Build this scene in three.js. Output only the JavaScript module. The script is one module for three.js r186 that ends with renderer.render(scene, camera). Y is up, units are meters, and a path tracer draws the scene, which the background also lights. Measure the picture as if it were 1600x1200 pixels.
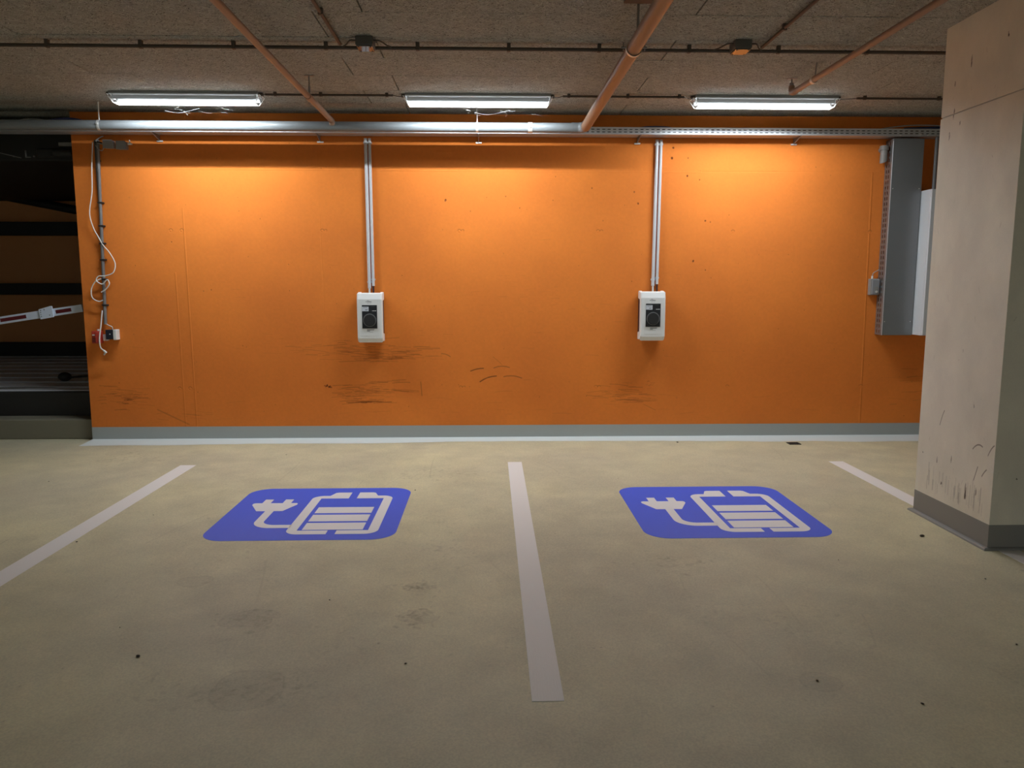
import * as THREE from 'three';
import { RoundedBoxGeometry } from 'three/addons/geometries/RoundedBoxGeometry.js';
import { mergeGeometries } from 'three/addons/utils/BufferGeometryUtils.js';
import { RectAreaLightUniformsLib } from 'three/addons/lights/RectAreaLightUniformsLib.js';

RectAreaLightUniformsLib.init();
const scene = new THREE.Scene();
scene.background = new THREE.Color(0, 0, 0);

// ------------------------------------------------------------------ camera, exposure, lamp strength
const D2R = Math.PI / 180;
const camera = new THREE.PerspectiveCamera(53.13, 4 / 3, 0.05, 60);
const PITCH = 7.45 * D2R, YAW = 1.65 * D2R;
camera.position.set(0, 1.5, 7.386);
camera.lookAt(Math.sin(YAW) * Math.cos(PITCH), 1.5 - Math.sin(PITCH), 7.386 - Math.cos(YAW) * Math.cos(PITCH));
const renderer = new THREE.WebGLRenderer({ antialias: true });
renderer.toneMapping = THREE.LinearToneMapping;
renderer.toneMappingExposure = 1.0;
renderer.shadowMap.enabled = true;
const LAMP = { wall: 395, lane: 245, tube: 6, colour: new THREE.Color(0.92, 1.0, 1.03) };

// ------------------------------------------------------------------ helpers
let seed = 7;
const rnd = () => { seed = (seed * 1664525 + 1013904223) >>> 0; return seed / 4294967296; };
const rr = (a, b) => a + (b - a) * rnd();
function hash(x, y) { let h = (x * 374761393 + y * 668265263) | 0; h = Math.imul(h ^ (h >>> 13), 1274126177); return ((h ^ (h >>> 16)) >>> 0) / 4294967296; }
function vnoise(x, y) {
  const xi = Math.floor(x), yi = Math.floor(y), fx = x - xi, fy = y - yi;
  const u = fx * fx * (3 - 2 * fx), v = fy * fy * (3 - 2 * fy);
  const a = hash(xi, yi), b = hash(xi + 1, yi), c = hash(xi, yi + 1), d = hash(xi + 1, yi + 1);
  return a + (b - a) * u + (c - a) * v + (a - b - c + d) * u * v;
}
function fbm(x, y, o = 4) { let s = 0, a = 0.5, t = 0; for (let i = 0; i < o; i++) { s += a * vnoise(x, y); t += a; a *= 0.5; x = x * 2.03 + 17.3; y = y * 2.03 + 9.1; } return s / t; }

const used = {};
function numbered(n) { const k = used[n] || 0; used[n] = k + 1; return k ? `${n}_${String(k).padStart(3, '0')}` : n; }
function tag(o, label, category, group, kind) {
  if (label) o.userData.label = label;
  if (category) o.userData.category = category;
  if (group) o.userData.group = group;
  if (kind) o.userData.kind = kind;
  return o;
}
function thing(name, label, category, pos = [0, 0, 0], group) {
  const o = new THREE.Group(); o.name = numbered(name); o.position.set(...pos); scene.add(o);
  return tag(o, label, category, group);
}
function clean(g) { const q = g.index ? g.toNonIndexed() : g; for (const k of Object.keys(q.attributes)) if (!['position', 'normal', 'uv'].includes(k)) q.deleteAttribute(k); return q; }
function mesh(name, geos, mat, parent = scene) {
  const list = Array.isArray(geos) ? geos : [geos];
  const g = list.length > 1 ? mergeGeometries(list.map(clean)) : list[0];
  const m = new THREE.Mesh(g, mat); m.castShadow = m.receiveShadow = true;
  m.name = parent === scene ? numbered(name) : name;
  parent.add(m); return m;
}
function struct(name, geos, mat) { return tag(mesh(name, geos, mat), null, null, null, 'structure'); }
const V = (x, y, z) => new THREE.Vector3(x, y, z);
function box(x0, x1, y0, y1, z0, z1) { const g = new THREE.BoxGeometry(x1 - x0, y1 - y0, z1 - z0); g.translate((x0 + x1) / 2, (y0 + y1) / 2, (z0 + z1) / 2); return g; }
function rbox(x0, x1, y0, y1, z0, z1, r = 0.004, s = 2) { const g = new RoundedBoxGeometry(x1 - x0, y1 - y0, z1 - z0, s, r); g.translate((x0 + x1) / 2, (y0 + y1) / 2, (z0 + z1) / 2); return g; }
function rod(a, b, r, seg = 20, open = false) {
  const A = V(...a), B = V(...b), d = B.clone().sub(A), g = new THREE.CylinderGeometry(r, r, d.length(), seg, 1, open);
  g.applyQuaternion(new THREE.Quaternion().setFromUnitVectors(V(0, 1, 0), d.clone().normalize()));
  const c = A.add(B).multiplyScalar(0.5); g.translate(c.x, c.y, c.z); return g;
}
function cable(pts, r, n = 60, seg = 8) { return new THREE.TubeGeometry(new THREE.CatmullRomCurve3(pts.map(p => V(...p))), n, r, seg, false); }
function ringAt(p, axis, R, r) { const g = new THREE.TorusGeometry(R, r, 8, 28); if (axis === 'x') g.rotateY(Math.PI / 2); if (axis === 'y') g.rotateX(Math.PI / 2); g.translate(...p); return g; }
function bandAt(p, axis, R, w, t = 0.0025) {          // flat metal strap round a pipe
  const g = new THREE.LatheGeometry([[R, -w / 2], [R + t, -w / 2], [R + t, w / 2], [R, w / 2], [R, -w / 2]].map(q => new THREE.Vector2(...q)), 32);
  if (axis === 'x') g.rotateZ(Math.PI / 2); if (axis === 'z') g.rotateX(Math.PI / 2); g.translate(...p); return g;
}
function metreUV(g, s = 1) {                            // planar uv in metres by facing
  const q = g.index ? g.toNonIndexed() : g; q.computeVertexNormals();
  const p = q.attributes.position, n = q.attributes.normal, uv = new Float32Array(p.count * 2);
  for (let i = 0; i < p.count; i++) {
    const ax = Math.abs(n.getX(i)), ay = Math.abs(n.getY(i)), az = Math.abs(n.getZ(i));
    const [u, v] = ax > ay && ax > az ? [p.getZ(i), p.getY(i)] : ay > az ? [p.getX(i), p.getZ(i)] : [p.getX(i), p.getY(i)];
    uv[2 * i] = u * s; uv[2 * i + 1] = v * s;
  }
  q.setAttribute('uv', new THREE.BufferAttribute(uv, 2)); return q;
}
function canvas(w, h) { const c = document.createElement('canvas'); c.width = w; c.height = h; return [c, c.getContext('2d')]; }
function tex(c, srgb, wrap = THREE.RepeatWrapping) { const t = new THREE.CanvasTexture(c); if (srgb) t.colorSpace = THREE.SRGBColorSpace; t.wrapS = t.wrapT = wrap; return t; }
function perPixel(ctx, w, h, f) { const im = ctx.getImageData(0, 0, w, h), d = im.data; for (let y = 0; y < h; y++) for (let x = 0; x < w; x++) { const i = 4 * (y * w + x); const m = f(x, y, d[i], d[i + 1], d[i + 2]); d[i] = m[0]; d[i + 1] = m[1]; d[i + 2] = m[2]; d[i + 3] = 255; } ctx.putImageData(im, 0, 0); }
const lin = (r, g, b) => new THREE.Color().setRGB(r, g, b);
const std = (o) => new THREE.MeshStandardMaterial(o);

// ------------------------------------------------------------------ textures
// orange wall: paint tone, pitting, scuffs (WX0..WX0+WW metres wide, WH high)
const WX0 = -3.83, WW = 8.2, WH = 3.055, WPX = 2048, WPY = 764;
const wx = x => (x - WX0) / WW * WPX, wy = y => (1 - y / WH) * WPY;
function wallTextures() {
  const [c, g] = canvas(WPX, WPY), [b, h] = canvas(WPX, WPY);
  g.fillStyle = 'rgb(224,126,52)'; g.fillRect(0, 0, WPX, WPY);
  h.fillStyle = 'rgb(128,128,128)'; h.fillRect(0, 0, WPX, WPY);
  const px = WPX / WW;
  // formwork ridges and joints (relief)
  const ridge = (x0, y0, x1, y1, w, v) => { h.strokeStyle = `rgba(${v},${v},${v},0.9)`; h.lineWidth = w; h.beginPath(); h.moveTo(wx(x0), wy(y0)); h.lineTo(wx(x1), wy(y1)); h.stroke(); };
  ridge(-2.855, 2.2, -2.83, 0.13, 2.6, 215); ridge(-2.955, 1.6, -2.935, 0.13, 2.2, 200);
  ridge(3.635, 2.55, 3.655, 0.13, 3, 220);
  ridge(-1.6, 2.76, -1.575, 1.2, 1.6, 98); ridge(-0.283, 1.99, -0.29, 0.6, 1.2, 112); ridge(1.02, 2.75, 1.01, 0.5, 1.2, 108);
  ridge(2.33, 2.4, 2.32, 0.2, 1, 118);
  ridge(WX0, 2.555, -0.3, 2.545, 1.8, 200); ridge(-0.3, 2.545, 2.0, 2.54, 1.4, 165); ridge(2.0, 2.545, 3.7, 2.55, 2, 90);
  // tie holes
  for (const y of [0.5, 1.99]) for (const x of [-2.975, -2.875, -1.57, -0.285, 1.03, 2.32, 3.645]) {
    const [X, Y] = [wx(x), wy(y)];
    h.fillStyle = 'rgba(70,70,70,0.8)'; h.beginPath(); h.arc(X, Y, 4.2, 0, 7); h.fill();
    h.fillStyle = 'rgba(165,165,165,0.8)'; h.beginPath(); h.arc(X, Y, 2.6, 0, 7); h.fill();
    g.strokeStyle = 'rgba(120,60,18,0.5)'; g.lineWidth = 1.1; g.beginPath(); g.arc(X, Y, 4.4, 3.4, 6.1); g.stroke();
    if (x > -2 && x < 2) { g.beginPath(); g.arc(X + 8, Y, 4, 3.3, 5.9); g.stroke(); h.fillStyle = 'rgba(95,95,95,0.8)'; h.beginPath(); h.arc(X + 8, Y, 3, 0, 7); h.fill(); }
  }
  for (let i = 0; i < 9; i++) { g.strokeStyle = 'rgba(84,34,8,0.8)'; g.lineWidth = 1.6; const X = wx(-1.565), Y = wy(0.512), a = rr(2.8, 6.6); g.beginPath(); g.moveTo(X + 2 * Math.cos(a), Y + 2 * Math.sin(a)); g.lineTo(X + rr(5, 10) * Math.cos(a), Y + rr(4, 7) * Math.sin(a)); g.stroke(); }
  // air holes and specks
  const dots = [[-0.412, 2.275, 2.2], [-0.179, 2.175, 1], [0.153, 2.312, 1.3], [0.285, 2.206, 1.1], [0.966, 2.391, 1.4], [1.367, 2.357, 1.5], [1.406, 2.251, 1.8], [1.869, 2.67, 1.4], [1.867, 2.506, 2], [1.984, 2.471, 1.4], [2.051, 2.092, 2], [1.947, 1.713, 2], [2.067, 1.628, 1.4], [-2.974, 1.886, 1.3], [-2.629, 1.441, 1.3], [-2.702, 1.429, 1], [1.727, 2.763, 2.4], [1.717, 2.669, 2.6], [2.1, 2.08, 1.3], [-3.58, 2.62, 1.6]];
  for (let i = 0; i < 170; i++) dots.push([rr(-3.8, 4.3), rr(0.2, 3), rr(0.4, 0.95)]);
  for (const [x, y, r] of dots) { g.fillStyle = `rgba(96,44,10,${Math.min(0.85, 0.3 + r * 0.3)})`; g.beginPath(); g.ellipse(wx(x), wy(y), r, r * rr(0.8, 1.5), rr(-0.4, 0.4), 0, 7); g.fill(); h.fillStyle = 'rgba(60,60,60,0.8)'; h.beginPath(); h.arc(wx(x), wy(y), r, 0, 7); h.fill(); }
  // scuffs: horizontal scratches in clusters
  const scuff = (cx, cy, sx, sy, n, len, al, tone = '88,40,10') => { for (let i = 0; i < n; i++) { const x = cx + (rnd() + rnd() - 1) * sx, y = cy + (rnd() + rnd() - 1) * sy, l = rr(0.2, 1) * len, t = rr(-0.12, 0.12); g.strokeStyle = `rgba(${tone},${al * rr(0.35, 1)})`; g.lineWidth = rr(0.5, 1.5); g.beginPath(); g.moveTo(wx(x - l / 2), wy(y - t * l / 2)); g.quadraticCurveTo(wx(x), wy(y + rr(-0.008, 0.012)), wx(x + l / 2), wy(y + t * l / 2)); g.stroke(); } };
  scuff(-1.12, 0.87, 0.75, 0.12, 75, 0.26, 0.34); scuff(-1.05, 0.80, 0.35, 0.06, 28, 0.22, 0.45);
  scuff(-1.22, 0.46, 0.34, 0.11, 70, 0.2, 0.36); scuff(-1.17, 0.365, 0.22, 0.012, 22, 0.25, 0.6); scuff(-0.9, 0.47, 0.3, 0.012, 8, 0.4, 0.4); scuff(-1.05, 0.56, 0.25, 0.02, 10, 0.2, 0.4);
  scuff(1.25, 0.45, 0.34, 0.11, 34, 0.22, 0.28); scuff(1.35, 0.37, 0.3, 0.02, 12, 0.35, 0.32); scuff(1.55, 0.52, 0.06, 0.06, 8, 0.06, 0.4);
  scuff(-3.52, 0.42, 0.3, 0.13, 44, 0.2, 0.32); scuff(-3.47, 0.39, 0.09, 0.05, 16, 0.07, 0.5); scuff(-2.95, 0.25, 0.35, 0.1, 10, 0.2, 0.2);
  scuff(0, 1.2, 3.7, 0.9, 60, 0.14, 0.12); scuff(0.3, 0.3, 3.6, 0.2, 40, 0.2, 0.12); scuff(4.1, 0.5, 0.2, 0.2, 12, 0.2, 0.25); scuff(-1.8, 0.9, 0.3, 0.1, 14, 0.2, 0.18);
  // tyre-like arcs
  const arc = (x0, y0, x1, y1, up, w, a) => { g.strokeStyle = `rgba(74,40,14,${a})`; g.lineWidth = w; g.beginPath(); g.moveTo(wx(x0), wy(y0)); g.quadraticCurveTo(wx((x0 + x1) / 2), wy((y0 + y1) / 2 + up), wx(x1), wy(y1)); g.stroke(); };
  arc(-0.19, 0.66, -0.06, 0.688, 0.015, 2, 0.75); arc(0.035, 0.69, 0.19, 0.695, 0.03, 1.5, 0.55); arc(-0.1, 0.555, 0.065, 0.612, 0.03, 2.2, 0.75); arc(0.13, 0.605, 0.31, 0.59, 0.03, 1.5, 0.6); arc(0.03, 0.8, 0.12, 0.72, 0, 1, 0.3);
  arc(1.5, 0.33, 1.62, 0.27, 0, 1.2, 0.25); arc(-3.2, 0.3, -2.9, 0.15, 0, 3, 0.2); arc(-0.67, 0.56, -0.66, 0.42, 0, 1.5, 0.4); arc(-0.47, 0.83, -0.38, 0.8, 0.02, 1.6, 0.4);
  perPixel(g, WPX, WPY, (x, y, r, gg, bb) => { const n = fbm(x / 150, y / 150, 4) - 0.5, f = fbm(x / 5 + 40, y / 5, 2) - 0.5; const k = 1 + 0.10 * n + 0.035 * f; return [r * k, gg * k * (1 + 0.03 * n), bb * k]; });
  perPixel(h, WPX, WPY, (x, y, r) => { const v = r + 26 * (fbm(x / 60, y / 60, 3) - 0.5) + 12 * (fbm(x / 4, y / 4, 2) - 0.5); return [v, v, v]; });
  return [tex(c, true, THREE.MirroredRepeatWrapping), tex(b, false, THREE.MirroredRepeatWrapping)];
}
// floor: worn epoxy coating, 10.4 x 6.5 m
const FX0 = -5.2, FW = 10.4, FZ0 = 0, FD = 6.5, FPX = 2048, FPY = 1280;
const fx = x => (x - FX0) / FW * FPX, fz = z => (z - FZ0) / FD * FPY;
function floorTextures() {
  const [c, g] = canvas(FPX, FPY);
  g.fillStyle = 'rgb(198,190,158)'; g.fillRect(0, 0, FPX, FPY);
  const stain = (x, z, rx, rz, n, a, tone = '96,84,62') => { for (let i = 0; i < n; i++) { g.fillStyle = `rgba(${tone},${a * rr(0.3, 1)})`; g.beginPath(); g.ellipse(fx(x + (rnd() + rnd() - 1) * rx), fz(z + (rnd() + rnd() - 1) * rz), rr(0.6, 5), rr(0.5, 2.6), rr(0, 3), 0, 7); g.fill(); } };
  stain(-3.09, 0.75, 0.5, 0.35, 130, 0.16); stain(-1.5, 2.55, 0.35, 0.5, 110, 0.14); stain(-0.4, 1.4, 0.45, 0.3, 120, 0.14); stain(-1.1, 4.06, 0.18, 0.14, 60, 0.16); stain(-0.35, 4.05, 0.12, 0.16, 50, 0.22); stain(-0.37, 3.71, 0.12, 0.06, 40, 0.22); stain(-0.9, 4.66, 0.5, 0.14, 90, 0.16); stain(0.95, 3.42, 0.3, 0.2, 80, 0.14); stain(-0.3, 3.2, 0.35, 0.9, 170, 0.12); stain(1.3, 4.2, 0.4, 0.3, 80, 0.12); stain(-0.7, 4.4, 0.6, 0.6, 120, 0.09); stain(-1.4, 3.3, 0.6, 0.4, 90, 0.09); stain(3, 3.6, 0.2, 0.1, 40, 0.25, '50,46,40');
  const puddle = (x, z, r) => { g.strokeStyle = 'rgba(90,76,55,0.13)'; g.lineWidth = 1.2; g.beginPath(); for (let a = 0; a <= 6.4; a += 0.2) { const q = r * (0.75 + 0.5 * vnoise(a * 1.2 + x * 9, z)); const X = fx(x + q * Math.cos(a)), Z = fz(z + q * 0.8 * Math.sin(a)); a ? g.lineTo(X, Z) : g.moveTo(X, Z); } g.stroke(); g.fillStyle = 'rgba(100,86,62,0.06)'; g.fill(); };
  puddle(-1.1, 4.05, 0.12); puddle(-0.34, 4.05, 0.09); puddle(-0.37, 3.71, 0.07); puddle(-0.9, 4.68, 0.16); puddle(-1.5, 3.6, 0.09); puddle(1.25, 4.67, 0.08);
  for (let i = 0; i < 46; i++) { const x = rr(-4, 3), z = rr(0.3, 6), l = rr(0.1, 0.7), a = rr(-0.4, 0.4); g.strokeStyle = `rgba(95,82,60,${rr(0.05, 0.16)})`; g.lineWidth = rr(0.6, 2.2); g.beginPath(); g.moveTo(fx(x), fz(z)); g.quadraticCurveTo(fx(x + a * l * 0.5 + rr(-0.05, 0.05)), fz(z + l / 2), fx(x + a * l), fz(z + l)); g.stroke(); }
  for (let i = 0; i < 900; i++) { g.fillStyle = `rgba(${rnd() < 0.5 ? '60,52,40' : '222,214,190'},${rr(0.1, 0.45)})`; g.beginPath(); g.arc(fx(rr(-5, 5)), fz(rr(0, 6.5)), rr(0.3, 0.9), 0, 7); g.fill(); }
  perPixel(g, FPX, FPY, (x, y, r, gg, b) => { const n = fbm(x / 190 + 3, y / 190, 5) - 0.5, m = fbm(x / 34 + 90, y / 34 + 20, 4) - 0.5, f = hash(x, y) - 0.5; const k = 1 + 0.16 * n + 0.13 * m + 0.11 * f; return [r * k, gg * k, b * k * (1 - 0.08 * n)]; });
  return tex(c, true, THREE.MirroredRepeatWrapping);
}
function grainTexture(n, amp, cell) { const [c, g] = canvas(n, n); perPixel(g, n, n, (x, y) => { const w = (u, v) => fbm(u / cell, v / cell, 3); const tx = x / n, ty = y / n; const v = 128 + amp * 255 * ((w(x, y) * (1 - tx) + w(x - n, y) * tx) * (1 - ty) + (w(x, y - n) * (1 - tx) + w(x - n, y - n) * tx) * ty - 0.5); return [v, v, v]; }); return tex(c, false); }
// wood-wool acoustic board, 1 m tile
function woodWool() {
  const N = 1024, [c, g] = canvas(N, N), [b, h] = canvas(N, N);
  g.fillStyle = 'rgb(184,186,176)'; g.fillRect(0, 0, N, N); h.fillStyle = 'rgb(30,30,30)'; h.fillRect(0, 0, N, N);
  for (let i = 0; i < 9000; i++) {
    const x = rnd() * N, y = rnd() * N, a = (rnd() - 0.5) * 2.4 + (rnd() < 0.25 ? 1.4 : 0), l = rr(22, 85), k = (rnd() - 0.5) * 34, w = rr(1.6, 3.6), s = i / 9000, t = rr(0.74, 1.03);
    const dx = Math.cos(a) * l, dy = Math.sin(a) * l, nx = -Math.sin(a) * k, ny = Math.cos(a) * k;
    const v = Math.round(60 + 170 * s * rr(0.7, 1));
    for (const ox of [0, x + dx > N ? -N : x + dx < 0 ? N : null]) for (const oy of [0, y + dy > N ? -N : y + dy < 0 ? N : null]) {
      if (ox === null || oy === null) continue;
      for (const [q, st] of [[g, `rgb(${240 * t | 0},${246 * t | 0},${238 * t | 0})`], [h, `rgb(${v},${v},${v})`]]) {
        if (q === g && rnd() < 0) continue;
        q.strokeStyle = 'rgba(70,62,50,0.5)'; if (q === g) { q.lineWidth = w + 1.6; q.beginPath(); q.moveTo(x + ox, y + oy); q.quadraticCurveTo(x + ox + dx / 2 + nx, y + oy + dy / 2 + ny, x + ox + dx, y + oy + dy); q.stroke(); }
        q.strokeStyle = st; q.lineWidth = w; q.beginPath(); q.moveTo(x + ox, y + oy); q.quadraticCurveTo(x + ox + dx / 2 + nx, y + oy + dy / 2 + ny, x + ox + dx, y + oy + dy); q.stroke();
      }
    }
  }
  for (let i = 0; i < 1400; i++) { g.fillStyle = `rgba(34,26,18,${rr(0.4, 0.9)})`; g.beginPath(); g.ellipse(rnd() * N, rnd() * N, rr(2, 9), rr(1.2, 3), (rnd() - 0.5) * 2, 0, 7); g.fill(); }
  return [tex(c, true), tex(b, false)];
}
// column: off-white paint with knocks; 1 m = 1/3.1 of height; face z 2.49..3.26
function columnTexture() {
  const W = 512, H = 1024, [c, g] = canvas(W, H);
  g.fillStyle = 'rgb(231,225,209)'; g.fillRect(0, 0, W, H);
  const X = z => (z - 2.4) / 1.0 * W, Y = y => (1 - y / 3.1) * H;
  const knock = (y, z, w, h, a, col = '58,44,34') => { for (let i = 0; i < 7; i++) { g.fillStyle = `rgba(${col},${a * rr(0.4, 1)})`; g.beginPath(); g.ellipse(X(z) + rr(-1, 1) * w, Y(y) + rr(-1, 1) * h, w * rr(0.3, 0.8), h * rr(0.3, 0.8), 0.15, 0, 7); g.fill(); } };
  knock(0.398, 2.717, 1.6, 6, 0.7); knock(0.432, 2.862, 1.4, 5, 0.7); knock(0.274, 3.022, 4, 12, 0.6); knock(0.26, 2.776, 3, 3, 0.8); knock(0.3, 3.12, 2.5, 7, 0.35); knock(0.412, 2.556, 1.5, 1.5, 0.8);
  knock(2.791, 2.769, 2, 7, 0.8); knock(2.847, 3.086, 2, 4, 0.9); knock(2.514, 2.629, 2, 9, 0.7); knock(2.4, 2.6, 2, 6, 0.6); knock(2.7, 2.62, 1.6, 4, 0.8); knock(2.454, 2.7, 2, 3, 0.6); knock(0.79, 3.043, 1.2, 4, 0.4); knock(1.1, 2.9, 1, 3, 0.3);
  g.strokeStyle = 'rgba(70,55,45,0.6)'; g.lineWidth = 2.4; for (const [y0, z0, y1, z1, u] of [[0.54, 3.06, 0.57, 3.15, 0.04], [0.53, 3.2, 0.6, 3.25, 0.02], [0.36, 3.09, 0.45, 3.12, 0], [0.4, 3.16, 0.45, 3.2, 0.01], [0.62, 2.72, 0.72, 2.76, 0.02]]) { g.beginPath(); g.moveTo(X(z0), Y(y0)); g.quadraticCurveTo(X((z0 + z1) / 2), Y((y0 + y1) / 2 + u), X(z1), Y(y1)); g.stroke(); }
  for (let i = 0; i < 34; i++) { const z = rr(2.62, 3.2), y = rr(0.17, 0.26), hh = rr(0.05, 0.16); g.fillStyle = `rgba(110,100,92,${rr(0.08, 0.22)})`; g.fillRect(X(z), Y(y + hh), rr(2, 7), hh / 3.1 * H); }
  for (let i = 0; i < 90; i++) { g.strokeStyle = `rgba(110,92,80,${rr(0.08, 0.3)})`; g.lineWidth = rr(0.5, 1.4); const x = rnd() * W, y = rnd() * H; g.beginPath(); g.moveTo(x, y); g.lineTo(x + rr(-9, 9), y + rr(-14, 14)); g.stroke(); }
  perPixel(g, W, H, (x, y, r, gg, b) => { const n = fbm(x / 70, y / 70, 4) - 0.5; const k = 1 + 0.10 * n + 0.03 * (hash(x, y) - 0.5); return [r * k, gg * k, b * k]; });
  return tex(c, true);
}
const [wallMap, wallBump] = wallTextures();
const floorMap = floorTextures();
const [woolMap, woolBump] = woodWool();
const colMap = columnTexture();
const grain = grainTexture(256, 0.8, 3);
const smudge = grainTexture(256, 1.3, 40);

// ------------------------------------------------------------------ materials
const M = {
  wall: new THREE.MeshPhysicalMaterial({ map: wallMap, bumpMap: wallBump, bumpScale: 0.008, roughness: 0.85, specularIntensity: 0.4 }),
  wallPlain: std({ color: lin(0.75, 0.33, 0.12), roughness: 0.7 }),
  floor: std({ map: floorMap, bumpMap: grain, bumpScale: 0.001, roughness: 0.6 }),
  paintGrey: std({ color: lin(0.38, 0.40, 0.385), roughness: 0.6, bumpMap: smudge, bumpScale: 0.002 }),
  cove: std({ color: lin(0.70, 0.75, 0.74), roughness: 0.55, bumpMap: smudge, bumpScale: 0.006 }),
  wool: std({ map: woolMap, bumpMap: woolBump, bumpScale: 0.014, roughness: 0.95 }),
  column: std({ map: colMap, roughness: 0.75, bumpMap: smudge, bumpScale: 0.002 }),
  colBand: std({ color: lin(0.255, 0.25, 0.235), roughness: 0.65 }),
  offWhite: std({ color: lin(0.55, 0.53, 0.49), roughness: 0.8 }),
  line: std({ color: lin(0.82, 0.78, 0.75), roughness: 0.65, bumpMap: grain, bumpScale: 0.0008 }),
  blue: std({ color: lin(0.04, 0.115, 0.80), roughness: 0.55 }),
  symbol: std({ color: lin(0.86, 0.84, 0.84), roughness: 0.6 }),
  pvc: std({ color: lin(0.20, 0.215, 0.225), roughness: 0.38 }),
  pipeBrown: std({ color: lin(0.30, 0.175, 0.11), roughness: 0.42 }),
  pipeThin: std({ color: lin(0.32, 0.21, 0.15), roughness: 0.45 }),
  galv: std({ color: lin(0.62, 0.64, 0.67), roughness: 0.42, metalness: 0.65 }),
  galvDark: std({ color: lin(0.30, 0.29, 0.28), roughness: 0.45, metalness: 0.7 }),
  zinc: std({ color: lin(0.75, 0.74, 0.72), roughness: 0.35, metalness: 0.5 }),
  conduit: std({ color: lin(0.62, 0.62, 0.64), roughness: 0.4 }),
  conduitGrey: std({ color: lin(0.17, 0.165, 0.165), roughness: 0.5 }),
  conduitDark: std({ color: lin(0.075, 0.058, 0.045), roughness: 0.55 }),
  boxGrey: std({ color: lin(0.26, 0.25, 0.235), roughness: 0.5 }),
  ceilBox: std({ color: lin(0.10, 0.095, 0.085), roughness: 0.5 }),
  glossLid: std({ color: lin(0.10, 0.09, 0.08), roughness: 0.08 }),
  white: std({ color: lin(0.80, 0.80, 0.79), roughness: 0.35 }),
  whiteCord: std({ color: lin(0.78, 0.76, 0.72), roughness: 0.45 }),
  black: std({ color: lin(0.012, 0.012, 0.014), roughness: 0.35 }),
  blackMatt: std({ color: lin(0.014, 0.013, 0.013), roughness: 0.7 }),
  maroon: std({ color: lin(0.05, 0.014, 0.014), roughness: 0.6 }),
  red: std({ color: lin(0.50, 0.05, 0.03), roughness: 0.45 }),
  reflRed: std({ color: lin(0.12, 0.008, 0.012), roughness: 0.4 }),
  reflWhite: std({ color: lin(0.72, 0.80, 0.95), roughness: 0.35 }),
  cabinet: std({ color: lin(0.23, 0.24, 0.25), roughness: 0.34, metalness: 0.35 }),
  cabinetWhite: std({ color: lin(0.66, 0.68, 0.71), roughness: 0.4 }),
  lampGrey: std({ color: lin(0.34, 0.36, 0.36), roughness: 0.45 }),
  reflector: std({ color: lin(0.78, 0.79, 0.80), roughness: 0.3 }),
  cover: new THREE.MeshPhysicalMaterial({ color: lin(0.97, 0.98, 1.0), roughness: 0.05, transmission: 1, thickness: 0, ior: 1.49, side: THREE.DoubleSide }),
  prism: new THREE.MeshPhysicalMaterial({ color: lin(0.97, 0.98, 1.0), roughness: 0.45, transmission: 1, thickness: 0, ior: 1.49, side: THREE.DoubleSide }),
  wing: std({ color: lin(0.45, 0.46, 0.46), roughness: 0.4 }),
  tube: std({ color: lin(0.9, 0.9, 0.9), roughness: 0.4, emissive: LAMP.colour, emissiveIntensity: LAMP.tube }),
  steelDark: std({ color: lin(0.020, 0.019, 0.018), roughness: 0.55 }),
  steelWorn: std({ color: lin(0.7, 0.72, 0.76), roughness: 0.3, bumpMap: smudge, bumpScale: 0.01 }),
  kerb: std({ color: lin(0.20, 0.185, 0.135), roughness: 0.75 }),
  dust: std({ color: lin(0.4, 0.4, 0.4), roughness: 0.9 }),
  chip: std({ color: lin(0.05, 0.04, 0.03), roughness: 0.9 }),
  cableBlue: std({ color: lin(0.03, 0.035, 0.11), roughness: 0.5 }),
  cableGrey: std({ color: lin(0.35, 0.34, 0.33), roughness: 0.5 }),
};

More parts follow.
